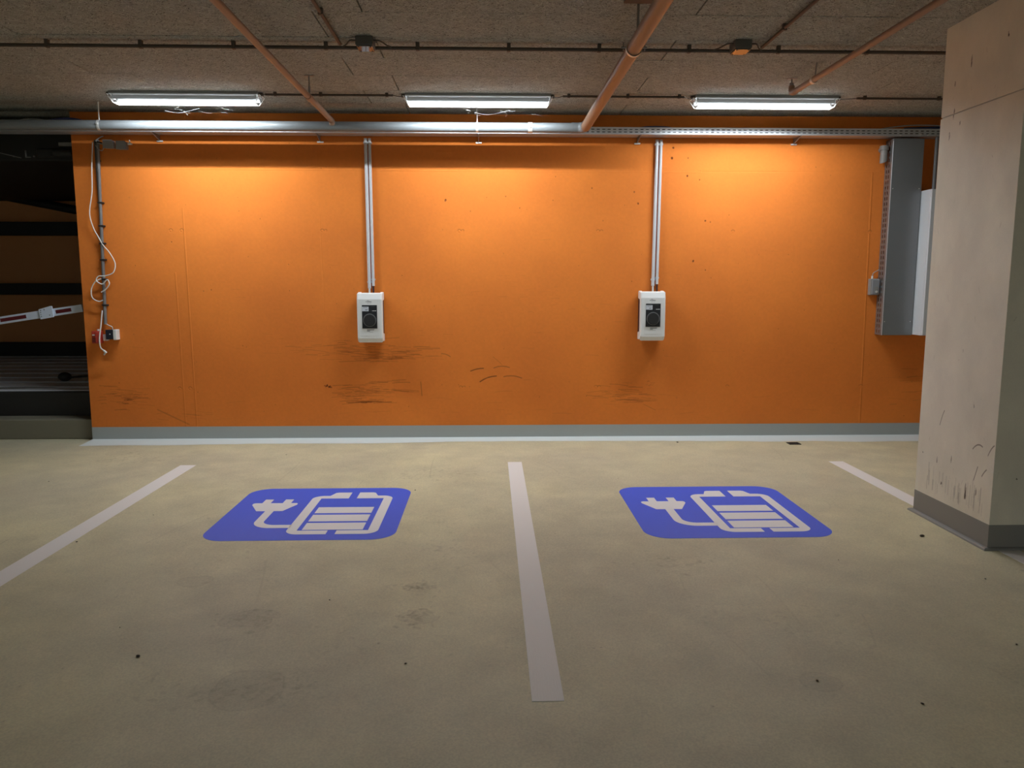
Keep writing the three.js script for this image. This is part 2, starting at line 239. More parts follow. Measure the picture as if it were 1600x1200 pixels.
// ------------------------------------------------------------------ the setting
const XL = -9, XR = 7, ZB = 20, CEIL = 3.055;
{
  const g = box(XL, XR, -0.15, 0, -4.4, ZB).toNonIndexed(), p = g.attributes.position, uv = g.attributes.uv;
  for (let i = 0; i < p.count; i++) uv.setXY(i, (p.getX(i) - FX0) / FW, 1 - (p.getZ(i) - FZ0) / FD);
  struct('floor', g, M.floor);
}
{
  const g = box(-3.83, XR, 0, CEIL + 0.03, -0.25, 0).toNonIndexed(), p = g.attributes.position, uv = g.attributes.uv;
  for (let i = 0; i < p.count; i++) uv.setXY(i, (p.getX(i) - WX0) / WW, p.getY(i) / WH);
  struct('wall_back', g, M.wall);
}
struct('baseboard_back', metreUV(box(-3.83, XR, 0, 0.13, 0, 0.003)), M.paintGrey);
{ // hollow screed fillet between wall and floor, its front edge wandering
  const n = 420, prof = 7, pos = [], uv = [], idx = [];
  const front = x => { const t = [[-3.83, 0.26], [-2.2, 0.22], [0.2, 0.16], [2.0, 0.205], [3.85, 0.275], [7, 0.29]]; for (let i = 1; i < t.length; i++) if (x <= t[i][0]) { const k = (x - t[i - 1][0]) / (t[i][0] - t[i - 1][0]); return t[i - 1][1] + k * (t[i][1] - t[i - 1][1]); } return 0.28; };
  for (let i = 0; i <= n; i++) {
    const x = -3.83 + i / n * (XR + 3.83), f = front(x) + 0.07 * (fbm(x * 2.3, 4.2, 4) - 0.5);
    for (let k = 0; k <= prof; k++) { const s = k / prof; pos.push(x, 0.012 * Math.pow(1 - s, 1.5) + 0.0012, 0.003 + f * s); uv.push(x, s * f); }
  }
  for (let i = 0; i < n; i++) for (let k = 0; k < prof; k++) { const a = i * (prof + 1) + k, b = a + prof + 1; idx.push(a, a + 1, b, b, a + 1, b + 1); }
  const g = new THREE.BufferGeometry(); g.setAttribute('position', new THREE.Float32BufferAttribute(pos, 3)); g.setAttribute('uv', new THREE.Float32BufferAttribute(uv, 2)); g.setIndex(idx); g.computeVertexNormals();
  struct('trim_1', g, M.cove);
}
struct('wall_left', box(XL - 0.2, XL, 0, CEIL + 0.2, -4.4, ZB), M.offWhite);
struct('wall_right', box(XR, XR + 0.2, 0, CEIL + 0.2, -0.25, ZB), M.offWhite);
struct('wall_front', box(XL, XR, 0, CEIL + 0.2, ZB, ZB + 0.2), M.offWhite);
struct('wall_recess', box(XL, -3.6, 0, CEIL + 0.2, -4.4, -4.2), M.wallPlain);
struct('wall_recess_side', box(-3.83, -3.6, 0, CEIL + 0.2, -4.2, -0.25), M.wallPlain);
{ // ceiling: slab with wood-wool boards laid in half-bond rows
  const slab = struct('ceiling', metreUV(box(XL, XR, CEIL + 0.03, CEIL + 0.25, -4.4, ZB)), M.wool);
  const edges = [0, 0.42, 0.875, 1.33, 1.775, 2.225, 2.69]; for (let z = 3.145; z < 7.2; z += 0.455) edges.push(z);
  const L = 1.94, variants = {};
  for (let r = 0; r + 1 < edges.length; r++) {
    const z0 = edges[r], z1 = edges[r + 1], off = r % 2 === 0 ? -0.73 : -1.02;
    for (let k = -3; k <= 3; k++) {
      const x0 = off + k * L, x1 = Math.min(x0 + L, XR); if (x0 > XR) continue;
      const g = metreUV(rbox(x0 + 0.004, x1 - 0.004, CEIL, CEIL + 0.03, z0 + 0.0025, z1 - 0.0025, 0.003, 1));
      const uv = g.attributes.uv, ou = rnd(), ov = rnd(); for (let i = 0; i < uv.count; i++) uv.setXY(i, uv.getX(i) + ou, uv.getY(i) + ov);
      const m = mesh('panel', g, M.wool, slab); m.position.y = -0.0025 * rnd();
    }
  }
}
{ // column
  const X0 = 2.82, X1 = 3.45, Z0 = 2.495, Z1 = 3.26;
  const map = g => { const q = metreUV(g), p = q.attributes.position, n = q.attributes.normal, uv = q.attributes.uv; for (let i = 0; i < p.count; i++) uv.setXY(i, Math.abs(n.getX(i)) > 0.5 ? (p.getZ(i) - 2.4) : p.getX(i) - 2.8, p.getY(i) / 3.1); return q; };
  const c = struct('column', map(box(X0, X1, 0, 2.515, Z0, Z1)), M.column);
  mesh('upper_section', map(box(X0 + 0.0015, X1 - 0.0015, 2.524, CEIL + 0.01, Z0 + 0.0015, Z1 - 0.0015)), M.column, c);
  mesh('shadow_joint', box(X0 + 0.006, X1 - 0.006, 2.51, 2.53, Z0 + 0.006, Z1 - 0.006), M.offWhite, c);
  mesh('painted_base', box(X0 - 0.002, X1 + 0.002, 0, 0.145, Z0 - 0.002, Z1 + 0.002), M.colBand, c);
  const s = new THREE.Shape([[X0 - 0.03, -Z1 - 0.02], [X1 + 0.03, -Z1 - 0.02], [X1 + 0.03, -Z0 + 0.025], [X0 - 0.03, -Z0 + 0.025]].map(q => new THREE.Vector2(...q)));
  const f = new THREE.ExtrudeGeometry(s, { depth: 0.002, bevelEnabled: true, bevelThickness: 0.014, bevelSize: 0.02, bevelOffset: -0.02, bevelSegments: 3 }); f.rotateX(-Math.PI / 2); f.translate(0, 0.0, 0);
  mesh('foot_fillet', f, M.colBand, c);
}
struct('kerb', rbox(XL, -3.835, 0, 0.195, -0.3, -0.07, 0.012), M.kerb);

// ------------------------------------------------------------------ floor markings
{
  const stripe = (label, x, z0, z1, w = 0.124) => { const m = mesh('parking_line', rbox(x - w / 2, x + w / 2, 0, 0.0016, z0, z1, 0.0007, 1), M.line); tag(m, label, 'parking line'); };
  stripe('white painted bay line on the floor nearest the dark parking lift', -2.513, 1.06, 6.4, 0.13);
  stripe('white painted bay line between the two blue charging signs', 0.206, 1.022, 4.783, 0.118);
  stripe('white painted bay line running behind the concrete column', 2.934, 1.077, 4.8);
  const rrect = (x0, y0, x1, y1, r) => { const s = new THREE.Shape(); s.moveTo(x0 + r, y0); s.lineTo(x1 - r, y0); s.absarc(x1 - r, y0 + r, r, -Math.PI / 2, 0); s.lineTo(x1, y1 - r); s.absarc(x1 - r, y1 - r, r, 0, Math.PI / 2); s.lineTo(x0 + r, y1); s.absarc(x0 + r, y1 - r, r, Math.PI / 2, Math.PI); s.lineTo(x0, y0 + r); s.absarc(x0 + r, y0 + r, r, Math.PI, 1.5 * Math.PI); return s; };
  const flat = (s, y0, t) => { const g = new THREE.ExtrudeGeometry(s, { depth: t, bevelEnabled: false, curveSegments: 14 }); g.rotateX(-Math.PI / 2); g.translate(0, y0, 0); return g; };   // shape (u, -v)
  const poly = pts => new THREE.Shape(pts.map(([u, v]) => new THREE.Vector2(u, -v)));
  const T0 = 0.0015, T1 = 0.0009;
  function sign(label, x, z) {
    const t = thing('charging_sign', label, 'floor marking', [x, 0, z]);
    mesh('sign_field', flat(rrect(-0.583, -0.575, 0.575, 0.582, 0.15), 0, T0), M.blue, t);
    // plug with two prongs and its cable
    mesh('plug', flat(poly([[-0.475, -0.19], [-0.462, -0.2], [-0.182, -0.2], [-0.172, -0.185], [-0.172, -0.16], [-0.232, -0.015], [-0.405, -0.015], [-0.475, -0.16]]), T0, T1), M.symbol, t);
    for (const u of [-0.39, -0.251]) mesh('plug_prong', flat(poly([[u - 0.028, -0.29], [u + 0.028, -0.29], [u + 0.028, -0.195], [u - 0.028, -0.195]]), T0, T1), M.symbol, t);
    const cb = new THREE.Shape(); cb.moveTo(-0.345, 0.02); cb.lineTo(-0.289, 0.02); cb.lineTo(-0.289, -0.2); cb.absarc(-0.205, -0.2, 0.084, Math.PI, 1.5 * Math.PI, false); cb.lineTo(-0.09, -0.284); cb.lineTo(-0.09, -0.345); cb.lineTo(-0.215, -0.345); cb.absarc(-0.215, -0.215, 0.13, 1.5 * Math.PI, Math.PI, true);
    mesh('plug_cable', flat(cb, T0, T1), M.symbol, t);
    // battery outline: two halves left open at top and bottom
    const half = (s) => {
      const k = new THREE.Shape(); const X = u => 0.181 + s * u, a = (cx, cy, r, f, g2, cw) => s > 0 ? k.absarc(X(cx), cy, r, f, g2, cw) : k.absarc(X(cx), cy, r, Math.PI - f, Math.PI - g2, !cw);
      k.moveTo(X(0.028), 0.307); k.lineTo(X(0.218), 0.307); k.lineTo(X(0.218), -0.402); k.lineTo(X(0.027), -0.402); k.lineTo(X(0.027), -0.472);
      k.lineTo(X(0.2), -0.472); a(0.2, -0.392, 0.08, -Math.PI / 2, 0, false); k.lineTo(X(0.28), 0.3); a(0.205, 0.297, 0.075, 0, Math.PI / 2, false);
      k.lineTo(X(0.168), 0.372); k.lineTo(X(0.142), 0.448); k.lineTo(X(0.125), 0.458); k.lineTo(X(0.028), 0.458);
      return k;
    };
    mesh('battery_outline', flat(half(-1), T0, T1), M.symbol, t); mesh('battery_outline', flat(half(1), T0, T1), M.symbol, t);
    for (const [v0, v1] of [[-0.092, 0.042], [0.077, 0.218], [0.25, 0.388]]) mesh('battery_bar', flat(poly([[-0.008, v0], [0.364, v0], [0.364, v1], [-0.008, v1]]), T0, T1), M.symbol, t);
  }
  sign('blue charging sign with battery and plug, below the charger over scuffed wall', -1.15, 2.41);
  sign('blue charging sign with battery and plug, beside the concrete column', 1.515, 2.44);
}

// ------------------------------------------------------------------ wall chargers
function chargerLabelTexture() {
  const [c, g] = canvas(256, 400);
  g.fillStyle = 'rgb(20,22,27)'; g.fillRect(0, 0, 256, 400);
  g.fillStyle = 'rgb(205,208,216)'; g.fillRect(2, 26, 112, 78);
  g.fillStyle = 'rgb(120,124,132)'; g.fillRect(22, 38, 74, 7); g.fillStyle = 'rgb(84,86,94)'; g.fillRect(56, 72, 46, 6); g.fillRect(56, 82, 32, 6);
  g.fillStyle = 'rgb(62,66,70)'; g.fillRect(140, 16, 84, 6); g.fillRect(156, 28, 60, 4);
  g.fillStyle = 'rgb(230,232,236)'; g.fillRect(176, 93, 34, 9); g.fillRect(214, 92, 28, 10); g.fillStyle = 'rgb(120,124,130)'; g.fillRect(152, 96, 18, 4);
  return tex(c, true);
}
function chargerFaceTexture() {          // print on the white front: small dark name, text block
  const [c, g] = canvas(256, 512);
  g.fillStyle = 'rgb(229,229,228)'; g.fillRect(0, 0, 256, 512);
  g.fillStyle = 'rgb(40,44,50)';
  g.fillRect(78, 26, 6, 10); g.fillRect(74, 30, 13, 4);
  g.fillRect(92, 15, 30, 4); let x = 92; for (const [w, h] of [[9, 12], [8, 9], [5, 14], [8, 9], [5, 16], [8, 9], [6, 12], [9, 9]]) { g.fillRect(x, 38 - h, 3.2, h); g.fillRect(x, 34, w, 4); g.fillRect(x + w - 3, 38 - h * 0.7, 3, h * 0.7); x += w + 1.6; }
  g.fillStyle = 'rgb(158,160,164)'; g.fillRect(94, 54, 32, 4); g.fillRect(130, 54, 26, 4);
  g.fillStyle = 'rgb(112,114,116)'; for (const [y, w] of [[418, 108], [426, 100], [436, 46], [444, 38]]) g.fillRect(86, y, w, 5.5); g.fillStyle = 'rgb(150,150,152)'; g.fillRect(116, 456, 56, 4);
  return tex(c, true);
}
const panelMap = chargerLabelTexture(), faceMap = chargerFaceTexture();
M.panel = std({ map: panelMap, roughness: 0.5 }); M.face = std({ map: faceMap, roughness: 0.35 });
function makeCharger(label) {
  const t = thing('wall_charger', label, 'charger', [0, 0, 0], 'charging stations on the orange wall');
  mesh('back_housing', rbox(-0.113, 0.113, -0.212, 0.208, 0, 0.108, 0.006), M.maroon, t);
  const s = new THREE.Shape([[0.10, -0.205], [0.124, -0.222], [0.15, -0.192], [0.150, 0.165], [0.136, 0.208], [0.118, 0.214], [0.10, 0.21]].map(q => new THREE.Vector2(...q)));
  const sg = new THREE.ExtrudeGeometry(s, { depth: 0.199, bevelEnabled: true, bevelThickness: 0.018, bevelSize: 0.012, bevelSegments: 5 }); sg.translate(0, 0, -0.0995); sg.rotateY(-Math.PI / 2);
  mesh('front_shell', sg, M.white, t);
  for (const sx of [-1, 1]) for (const sy of [-1, 1]) {
    const k = new THREE.Shape([[0.03, 0.165], [0.13, 0.15], [0.13, 0.215], [0.045, 0.228], [0.03, 0.222]].map(([z, y]) => new THREE.Vector2(z, sy * y)));
    const kg = new THREE.ExtrudeGeometry(k, { depth: 0.022, bevelEnabled: true, bevelThickness: 0.004, bevelSize: 0.004, bevelSegments: 2 }); kg.translate(0, 0, -0.011); kg.rotateY(-Math.PI / 2); kg.translate(sx * 0.104, 0, 0);
    mesh('corner_lip', kg, M.white, t);
  }
  const face = new THREE.PlaneGeometry(0.165, 0.34); { const fb = box(-0.0825, 0.0825, -0.175, 0.165, 0.160, 0.1632); mesh('front_plate', fb, M.face, t); }
  mesh('chamfer_ledge', box(-0.075, 0.075, -0.200, -0.190, 0.150, 0.1615), M.conduit, t);
  const dp = mesh('display_panel', rbox(-0.07, 0.07, -0.105, 0.113, 0.160, 0.1652, 0.001, 1), M.panel, t);
  { const q = dp.geometry, p = q.attributes.position, uv = q.attributes.uv; for (let i = 0; i < p.count; i++) uv.setXY(i, (p.getX(i) + 0.07) / 0.14, (p.getY(i) + 0.105) / 0.218); }
  { const q = t.children.find(c => c.name === 'front_plate').geometry, p = q.attributes.position, uv = q.attributes.uv; for (let i = 0; i < p.count; i++) uv.setXY(i, (p.getX(i) + 0.0825) / 0.165, (p.getY(i) + 0.175) / 0.34); }
  const cap = new THREE.CylinderGeometry(0.05, 0.055, 0.018, 40); cap.rotateX(Math.PI / 2); cap.translate(0, -0.028, 0.174);
  const so = mesh('socket_cover', cap, M.blackMatt, t);
  mesh('socket_rim', ringAt([0, -0.028, 0.169], 'z', 0.058, 0.0035), M.conduitGrey, so);
  return t;
}
const chargerA = makeCharger('white wall charger with black panel on the scuffed orange wall');
chargerA.position.set(-1.121, 1.188, 0);
const chargerB = chargerA.clone(); chargerB.name = numbered('wall_charger'); scene.add(chargerB); chargerB.position.set(1.539, 1.2, 0);
chargerB.userData = { ...chargerA.userData, label: 'white wall charger with black panel nearer the grey trunking and column' };
{ // pairs of white conduits down to the chargers
  function drop(label, x0, x1, yTop, yBot, r, tail) {
    const t = thing('conduit', label, 'conduit', [0, 0, 0], 'white conduits above the chargers');
    mesh('pipe', rod([x0, yTop, 0.024], [x1, yBot, 0.024], r, 18), M.conduit, t);
    const xa = y => x0 + (x1 - x0) * (yTop - y) / (yTop - yBot);
    for (const y of [2.79, yBot + 0.06]) { const c = mesh('clip', rbox(xa(y) - r - 0.004, xa(y) + r + 0.004, y - 0.009, y + 0.009, 0.0, 0.032, 0.003, 1), M.conduit, t); }
    mesh('cable_end', rod([x1, yBot + 0.01, 0.026], [x1, tail, 0.03], 0.009, 12), M[t.name === 'conduit' || t.name === 'conduit_002' ? 'whiteCord' : 'maroon'], t);
  }
  drop('thicker white conduit entering the top of the charger on scuffed wall', -1.142, -1.137, 2.83, 1.455, 0.0155, 1.40);
  drop('thinner white conduit with purple cable above the charger on scuffed wall', -1.105, -1.1, 2.83, 1.478, 0.0135, 1.40);
  drop('thicker white conduit entering the charger nearer the grey trunking', 1.568, 1.559, 2.83, 1.478, 0.0155, 1.41);
  drop('thinner white conduit with purple cable at the charger nearer the trunking', 1.606, 1.598, 2.83, 1.494, 0.0135, 1.41);
}

// ------------------------------------------------------------------ tube lamps
function makeLamp(label, group, winged) {
  const t = thing('tube_lamp', label, 'ceiling lamp', [0, 0, 0], group);
  const prism = (pts, len) => { const g = new THREE.ExtrudeGeometry(new THREE.Shape(pts.map(q => new THREE.Vector2(...q))), { depth: len, bevelEnabled: false }); g.translate(0, 0, -len / 2); g.rotateY(Math.PI / 2); return g; };
  mesh('housing', prism([[-0.075, 0], [-0.078, -0.022], [-0.07, -0.026], [0.07, -0.026], [0.078, -0.022], [0.075, 0]], 1.2), M.lampGrey, t);
  mesh('reflector', prism([[-0.066, -0.026], [-0.05, -0.031], [-0.02, -0.033], [0.02, -0.033], [0.05, -0.031], [0.066, -0.026]], 1.14), M.reflector, t);
  mesh('tube', rod([-0.565, -0.038, 0], [0.565, -0.038, 0], 0.008, 20), M.tube, t);
  if (winged) for (const s of [-1, 1]) mesh('reflector_wing', rbox(-0.585, 0.585, -0.0615, -0.024, Math.min(s * 0.05, s * 0.053), Math.max(s * 0.05, s * 0.053), 0.001, 1), M.wing, t);
  for (const s of [-1, 1]) {
    mesh('tube_cap', rod([s * 0.565, -0.038, 0], [s * 0.583, -0.038, 0], 0.0085, 16), M.zinc, t);
    mesh('lamp_holder', rbox(Math.min(s * 0.583, s * 0.597), Math.max(s * 0.583, s * 0.597), -0.052, -0.026, -0.018, 0.018, 0.003, 1), M.reflector, t);
    mesh('cable_gland', rod([s * 0.6, -0.017, 0.03], [s * 0.632, -0.017, 0.03], 0.015, 14), M.conduitDark, t);
  }
  // clear trough: sides, bottom and sloping ends, one sheet each
  const A = 0.615, B = 0.575, za = 0.074, zb = 0.056, ya = -0.024, yb = -0.088;
  const quad = (a, b, c, d) => [a, b, c, a, c, d];
  const P = (x, y, z) => [x, y, z], tri = [
    ...quad(P(-A, ya, za), P(-B, yb, zb), P(B, yb, zb), P(A, ya, za)), 
    ...quad(P(A, ya, -za), P(B, yb, -zb), P(-B, yb, -zb), P(-A, ya, -za)), ...quad(P(A, ya, za), P(B, yb, zb), P(B, yb, -zb), P(A, ya, -za)), ...quad(P(-A, ya, -za), P(-B, yb, -zb), P(-B, yb, zb), P(-A, ya, za))];
  const g = new THREE.BufferGeometry(); g.setAttribute('position', new THREE.Float32BufferAttribute(tri.flat(), 3)); g.computeVertexNormals(); g.setAttribute('uv', new THREE.Float32BufferAttribute(new Float32Array(tri.length * 2), 2));
  mesh('cover', g, M.cover, t);
  const dg = new THREE.PlaneGeometry(2 * B, 2 * zb); dg.rotateX(Math.PI / 2); dg.translate(0, yb, 0); mesh('prismatic_diffuser', dg, M.prism, t);
  // visible moulded rims of the cover ends
  for (const s of [-1, 1]) mesh('cover_rim', [rod([s * A, ya, za], [s * B, yb, zb], 0.003, 8), rod([s * A, ya, -za], [s * B, yb, -zb], 0.003, 8), rod([s * B, yb, -zb], [s * B, yb, zb], 0.003, 8), rod([s * A, ya, -za], [s * A, ya, za], 0.003, 8)], M.white, t);
  return t;
}
function lampLight(x, z, k, w = 0.03) {
  const l = new THREE.RectAreaLight(LAMP.colour, k, 1.13, w); l.position.set(x, CEIL - 0.048, z); l.lookAt(x, 0, z); l.name = 'tube_light'; scene.add(l);
}
const lampA = makeLamp('lit tube lamp with cobwebs nearest the dark parking lift', 'tube lamps along the orange wall', true);
const placeLamp = (o, x, z, k, w) => { o.position.set(x, CEIL, z); lampLight(x, z, k, w); };
placeLamp(lampA, -2.49, 0.735, LAMP.wall);
for (const [x, label] of [[-0.09, 'lit tube lamp between the thin brown pipe and the thick drain pipe'], [2.315, 'lit tube lamp nearest the concrete column, above the perforated tray']]) {
  const o = lampA.clone(); o.name = numbered('tube_lamp'); o.userData = { ...lampA.userData, label }; scene.add(o); placeLamp(o, x, 0.735, LAMP.wall);
}
const laneLamp = makeLamp('lit tube lamp over the driving lane behind the bays', 'tube lamps over the lane', false);   // out of the frame: they light the near side of the column
[[-4.9, 15.2], [-1.7, 15.2], [1.5, 15.2], [4.7, 15.2], [-4.9, 18.4], [-1.7, 18.4], [1.5, 18.4], [4.7, 18.4]].forEach(([x, z], i) => {
  const o = i ? laneLamp.clone() : laneLamp; if (i) { o.name = numbered('tube_lamp'); o.userData = { ...laneLamp.userData }; scene.add(o); } placeLamp(o, x, z, LAMP.lane, 0.06);
});
// cobwebs hanging from two lamps
for (const [x, label, pts] of [[-2.62, 'cobweb strands hanging under the lamp nearest the parking lift', 6], [-0.02, 'cobweb strands hanging under the middle lamp, above the grey pipe', 6]]) {
  const gs = []; for (let i = 0; i < pts; i++) { const a = x + rr(-0.25, 0.4), z = 0.66 + rr(-0.05, 0.12), y = 2.957 - rr(0, 0.03); gs.push(cable([[a, y, z], [a + rr(0.01, 0.06), y - rr(0.0, 0.02), z - 0.02], [a + rr(0.02, 0.12), y + rr(-0.04, 0.004), z - 0.05]], 0.00035, 6, 4)); }
  gs.push(cable([[x - 0.1, 2.94, 0.62], [x, 2.925, 0.6], [x + 0.2, 2.955, 0.64]], 0.0005, 16, 4));
  tag(mesh('cobweb', gs, M.dust), label, 'cobweb', null, 'stuff');
}

// ------------------------------------------------------------------ pipes
const PY = 2.859, PZ = 0.405, PR = 0.0425;
{
  const t = thing('drain_pipe', 'thick drain pipe, grey along the wall then brown out across the ceiling', 'pipe', [0.84, PY, PZ]);
  const W = (x, y, z) => [x - 0.84, y - PY, z - PZ];
  mesh('wall_run', rod(W(XL + 0.01, PY, PZ), W(0.735, PY, PZ), PR, 40), M.pvc, t);
  const R = 0.07, cv = []; for (let i = 0; i <= 12; i++) { const a = i / 12 * Math.PI / 2; cv.push(V(...W(0.77 + R * Math.sin(a), PY, PZ + R - R * Math.cos(a)))); }
  mesh('elbow', [new THREE.TubeGeometry(new THREE.CatmullRomCurve3(cv), 24, PR + 0.003, 32, false), rod(W(0.725, PY, PZ), W(0.772, PY, PZ), PR + 0.003, 32), rod(W(0.84, PY, PZ + R - 0.002), W(0.84, PY, PZ + R + 0.05), PR + 0.003, 32)], M.pvc, t);
  mesh('room_run', rod(W(0.84, PY - 0.006, PZ + R + 0.03), W(0.84, PY - 0.02, ZB - 0.01), PR, 40), M.pipeBrown, t);
  // clamps
  const clampX = (x, up) => { const c = mesh('clamp', bandAt(W(x, PY, PZ), 'x', PR, 0.022), M.zinc, t); mesh('hanger_rod', rod(W(x, PY + PR, PZ), W(x, CEIL, PZ), 0.005, 10), M.zinc, c); mesh('bolt', rod(W(x, PY + 0.005, PZ + PR), W(x, PY + 0.005, PZ + PR + 0.012), 0.008, 6), M.zinc, c); };
  clampX(-3.37); clampX(-0.105);
  const c2 = mesh('clamp', bandAt(W(0.36, PY, PZ), 'x', PR, 0.038, 0.004), M.zinc, t); mesh('bolt', rod(W(0.36, PY, PZ + PR), W(0.36, PY, PZ + PR + 0.014), 0.009, 6), M.zinc, c2);
  const c3 = mesh('clamp', bandAt(W(0.84, PY - 0.01, 2.75), 'z', PR + 0.001, 0.025, 0.004), M.zinc, t);
  for (const s of [-1, 1]) mesh('bolt', [rod(W(0.84 + s * 0.048, PY - 0.005, 2.75), W(0.84 + s * 0.075, PY - 0.005, 2.75), 0.006, 8), rod(W(0.84 + s * 0.062, PY - 0.022, 2.75), W(0.84 + s * 0.062, PY + 0.022, 2.75), 0.004, 8)], M.galvDark, c3);
  mesh('hanger_rod', rod(W(0.84, PY + PR, 2.86), W(0.84, CEIL, 2.86), 0.0075, 10), M.galvDark, c3);
  mesh('ceiling_plate', box(...[0.75, 0.93].map(x => x - 0.84), CEIL - 0.012 - PY, CEIL - PY, 2.9 - PZ, 2.97 - PZ), M.conduitDark, c3);
}
{
  const t = thing('thin_pipe', 'thin brown pipe joining the grey wall pipe beside the cobwebbed lamp', 'pipe', [-1.37, 2.9, 0.4]);
  const W = (x, y, z) => [x + 1.37, y - 2.9, z - 0.4];
  mesh('pipe', rod(W(-1.363, 2.9, 0.46), W(-1.363, 2.905, ZB - 0.01), 0.022, 24), M.pipeThin, t);
  mesh('branch', cable([W(-1.363, 2.9, 0.49), W(-1.363, 2.895, 0.455), W(-1.363, 2.875, 0.435)], 0.026, 12, 20), M.pipeThin, t);
  mesh('collar', rod(W(-1.363, 2.9, 1.26), W(-1.363, 2.9, 1.34), 0.026, 20), M.pipeThin, t);
  const c = mesh('clamp', bandAt(W(-1.363, 2.9, 1.33), 'z', 0.0225, 0.02), M.galvDark, t);
  mesh('hanger_rod', [rod(W(-1.355, 2.92, 1.31), W(-1.355, CEIL, 1.31), 0.0055, 8), rod(W(-1.355, 2.93, 1.31), W(-1.355, 2.975, 1.31), 0.009, 8)], M.galvDark, c);
  mesh('rod_plate', rbox(-0.02, 0.05, CEIL - 2.9 - 0.006, CEIL - 2.9, 0.895, 0.925, 0.002, 1), M.galvDark, c);
}
{
  const X = 2.33, Y = 2.945, Z = 1.33, t = thing('ceiling_pipe', 'thin brown pipe ending in an upturned elbow over the lamp nearest the column', 'pipe', [X, Y, Z]);
  const W = (x, y, z) => [x - X, y - Y, z - Z];
  mesh('pipe', rod(W(2.318, Y, 1.4), W(2.42, Y + 0.005, ZB - 0.01), 0.021, 24), M.pipeThin, t);
  mesh('elbow', [cable([W(2.318, Y, 1.42), W(2.316, Y, 1.36), W(2.314, Y + 0.014, 1.335), W(2.314, Y + 0.05, 1.33)], 0.0235, 16, 20)], M.pipeThin, t);
  mesh('reducer', rod(W(2.314, Y + 0.045, 1.33), W(2.314, Y + 0.075, 1.33), 0.016, 14), M.galvDark, t);
  mesh('hanger_rod', rod(W(2.314, Y + 0.07, 1.33), W(2.314, CEIL, 1.33), 0.006, 8), M.galvDark, t);
  mesh('rod_plate', rbox(-0.05, 0.025, CEIL - Y - 0.006, CEIL - Y, -0.015, 0.015, 0.002, 1), M.galvDark, t);
  const c = mesh('clamp', bandAt(W(2.323, Y, 1.72), 'z', 0.0215, 0.03, 0.005), M.zinc, t);
  mesh('clamp_rod', rod(W(2.323, Y + 0.02, 1.74), W(2.323, CEIL, 1.76), 0.005, 8), M.galvDark, c);
}

// ------------------------------------------------------------------ cable tray along the wall
{
  const T0 = 2.852, T1 = 2.911, ZF = 0.172, t = thing('cable_tray', 'perforated galvanised cable tray on brackets along the orange wall', 'cable tray', [0, T0, 0]);
  const seg = 1.0, s = new THREE.Shape([[0, 0], [seg, 0], [seg, T1 - T0], [0, T1 - T0]].map(q => new THREE.Vector2(...q)));
  for (let i = 0; i < 20; i++) for (const y of [0.019, 0.042]) { const x = 0.01 + i * 0.05, h = new THREE.Path(); h.moveTo(x, y - 0.0035); h.lineTo(x, y + 0.0035); h.lineTo(x + 0.028, y + 0.0035); h.lineTo(x + 0.028, y - 0.0035); h.closePath(); s.holes.push(h); }
  const g1 = new THREE.ExtrudeGeometry(s, { depth: 0.0015, bevelEnabled: false });
  const list = z => { const a = []; for (let i = 0; i < 16; i++) { const g = g1.clone(); g.translate(XL + 0.02 + i * seg, 0, z); a.push(g); } return a; };
  mesh('side_rail', list(ZF), M.galv, t); mesh('side_rail', box(XL + 0.02, XR - 0.02, 0, T1 - T0, 0.013, 0.015), M.galvDark, t);
  mesh('tray_base', box(XL + 0.02, XR - 0.02, -0.001, 0.001, 0.015, ZF + 0.0015), M.galv, t);
  mesh('rail_lip', [rod([XL + 0.02, T1 - T0, ZF + 0.001], [XR - 0.02, T1 - T0, ZF + 0.001], 0.004, 8), rod([XL + 0.02, 0, ZF + 0.001], [XR - 0.02, 0, ZF + 0.001], 0.003, 8)], M.galv, t);
  for (const x of [-3.025, -1.56, -0.097, 1.385, 2.865, 4.35]) {
    const b = new THREE.Shape([[0, -0.05], [0.012, -0.05], [0.18, -0.008], [0.18, -0.001], [0, -0.001]].map(q => new THREE.Vector2(...q)));
    const bg = new THREE.ExtrudeGeometry(b, { depth: 0.003, bevelEnabled: false }); bg.rotateY(-Math.PI / 2); bg.translate(x, 0, 0);
    const br = mesh('bracket', [bg, rod([x, -0.05, 0.012], [x, -0.008, 0.18], 0.004, 8)], M.galvDark, t);
    mesh('foot_plate', rbox(x - 0.028, x + 0.028, -0.062, -0.048, 0, 0.014, 0.002, 1), M.zinc, br);
  }
  for (const [x, y] of [[3.79, 0.004], [4.05, 0.008], [3.98, 0.01]]) mesh('bolt', rod([x, y, ZF], [x, y, ZF + 0.012], 0.008, 6), M.zinc, t);
}
{
  const t = thing('cable_bundle', 'bundle of dark cables lying inside the perforated tray', 'cables', [0, 2.852, 0.095]);
  for (const [y, z] of [[0.019, -0.06], [0.019, -0.022], [0.019, 0.016], [0.045, -0.045], [0.045, -0.005]]) mesh('cable', rod([XL + 0.05, y, z], [XR - 0.05, y, z], 0.0165, 10), M.blackMatt, t);
}
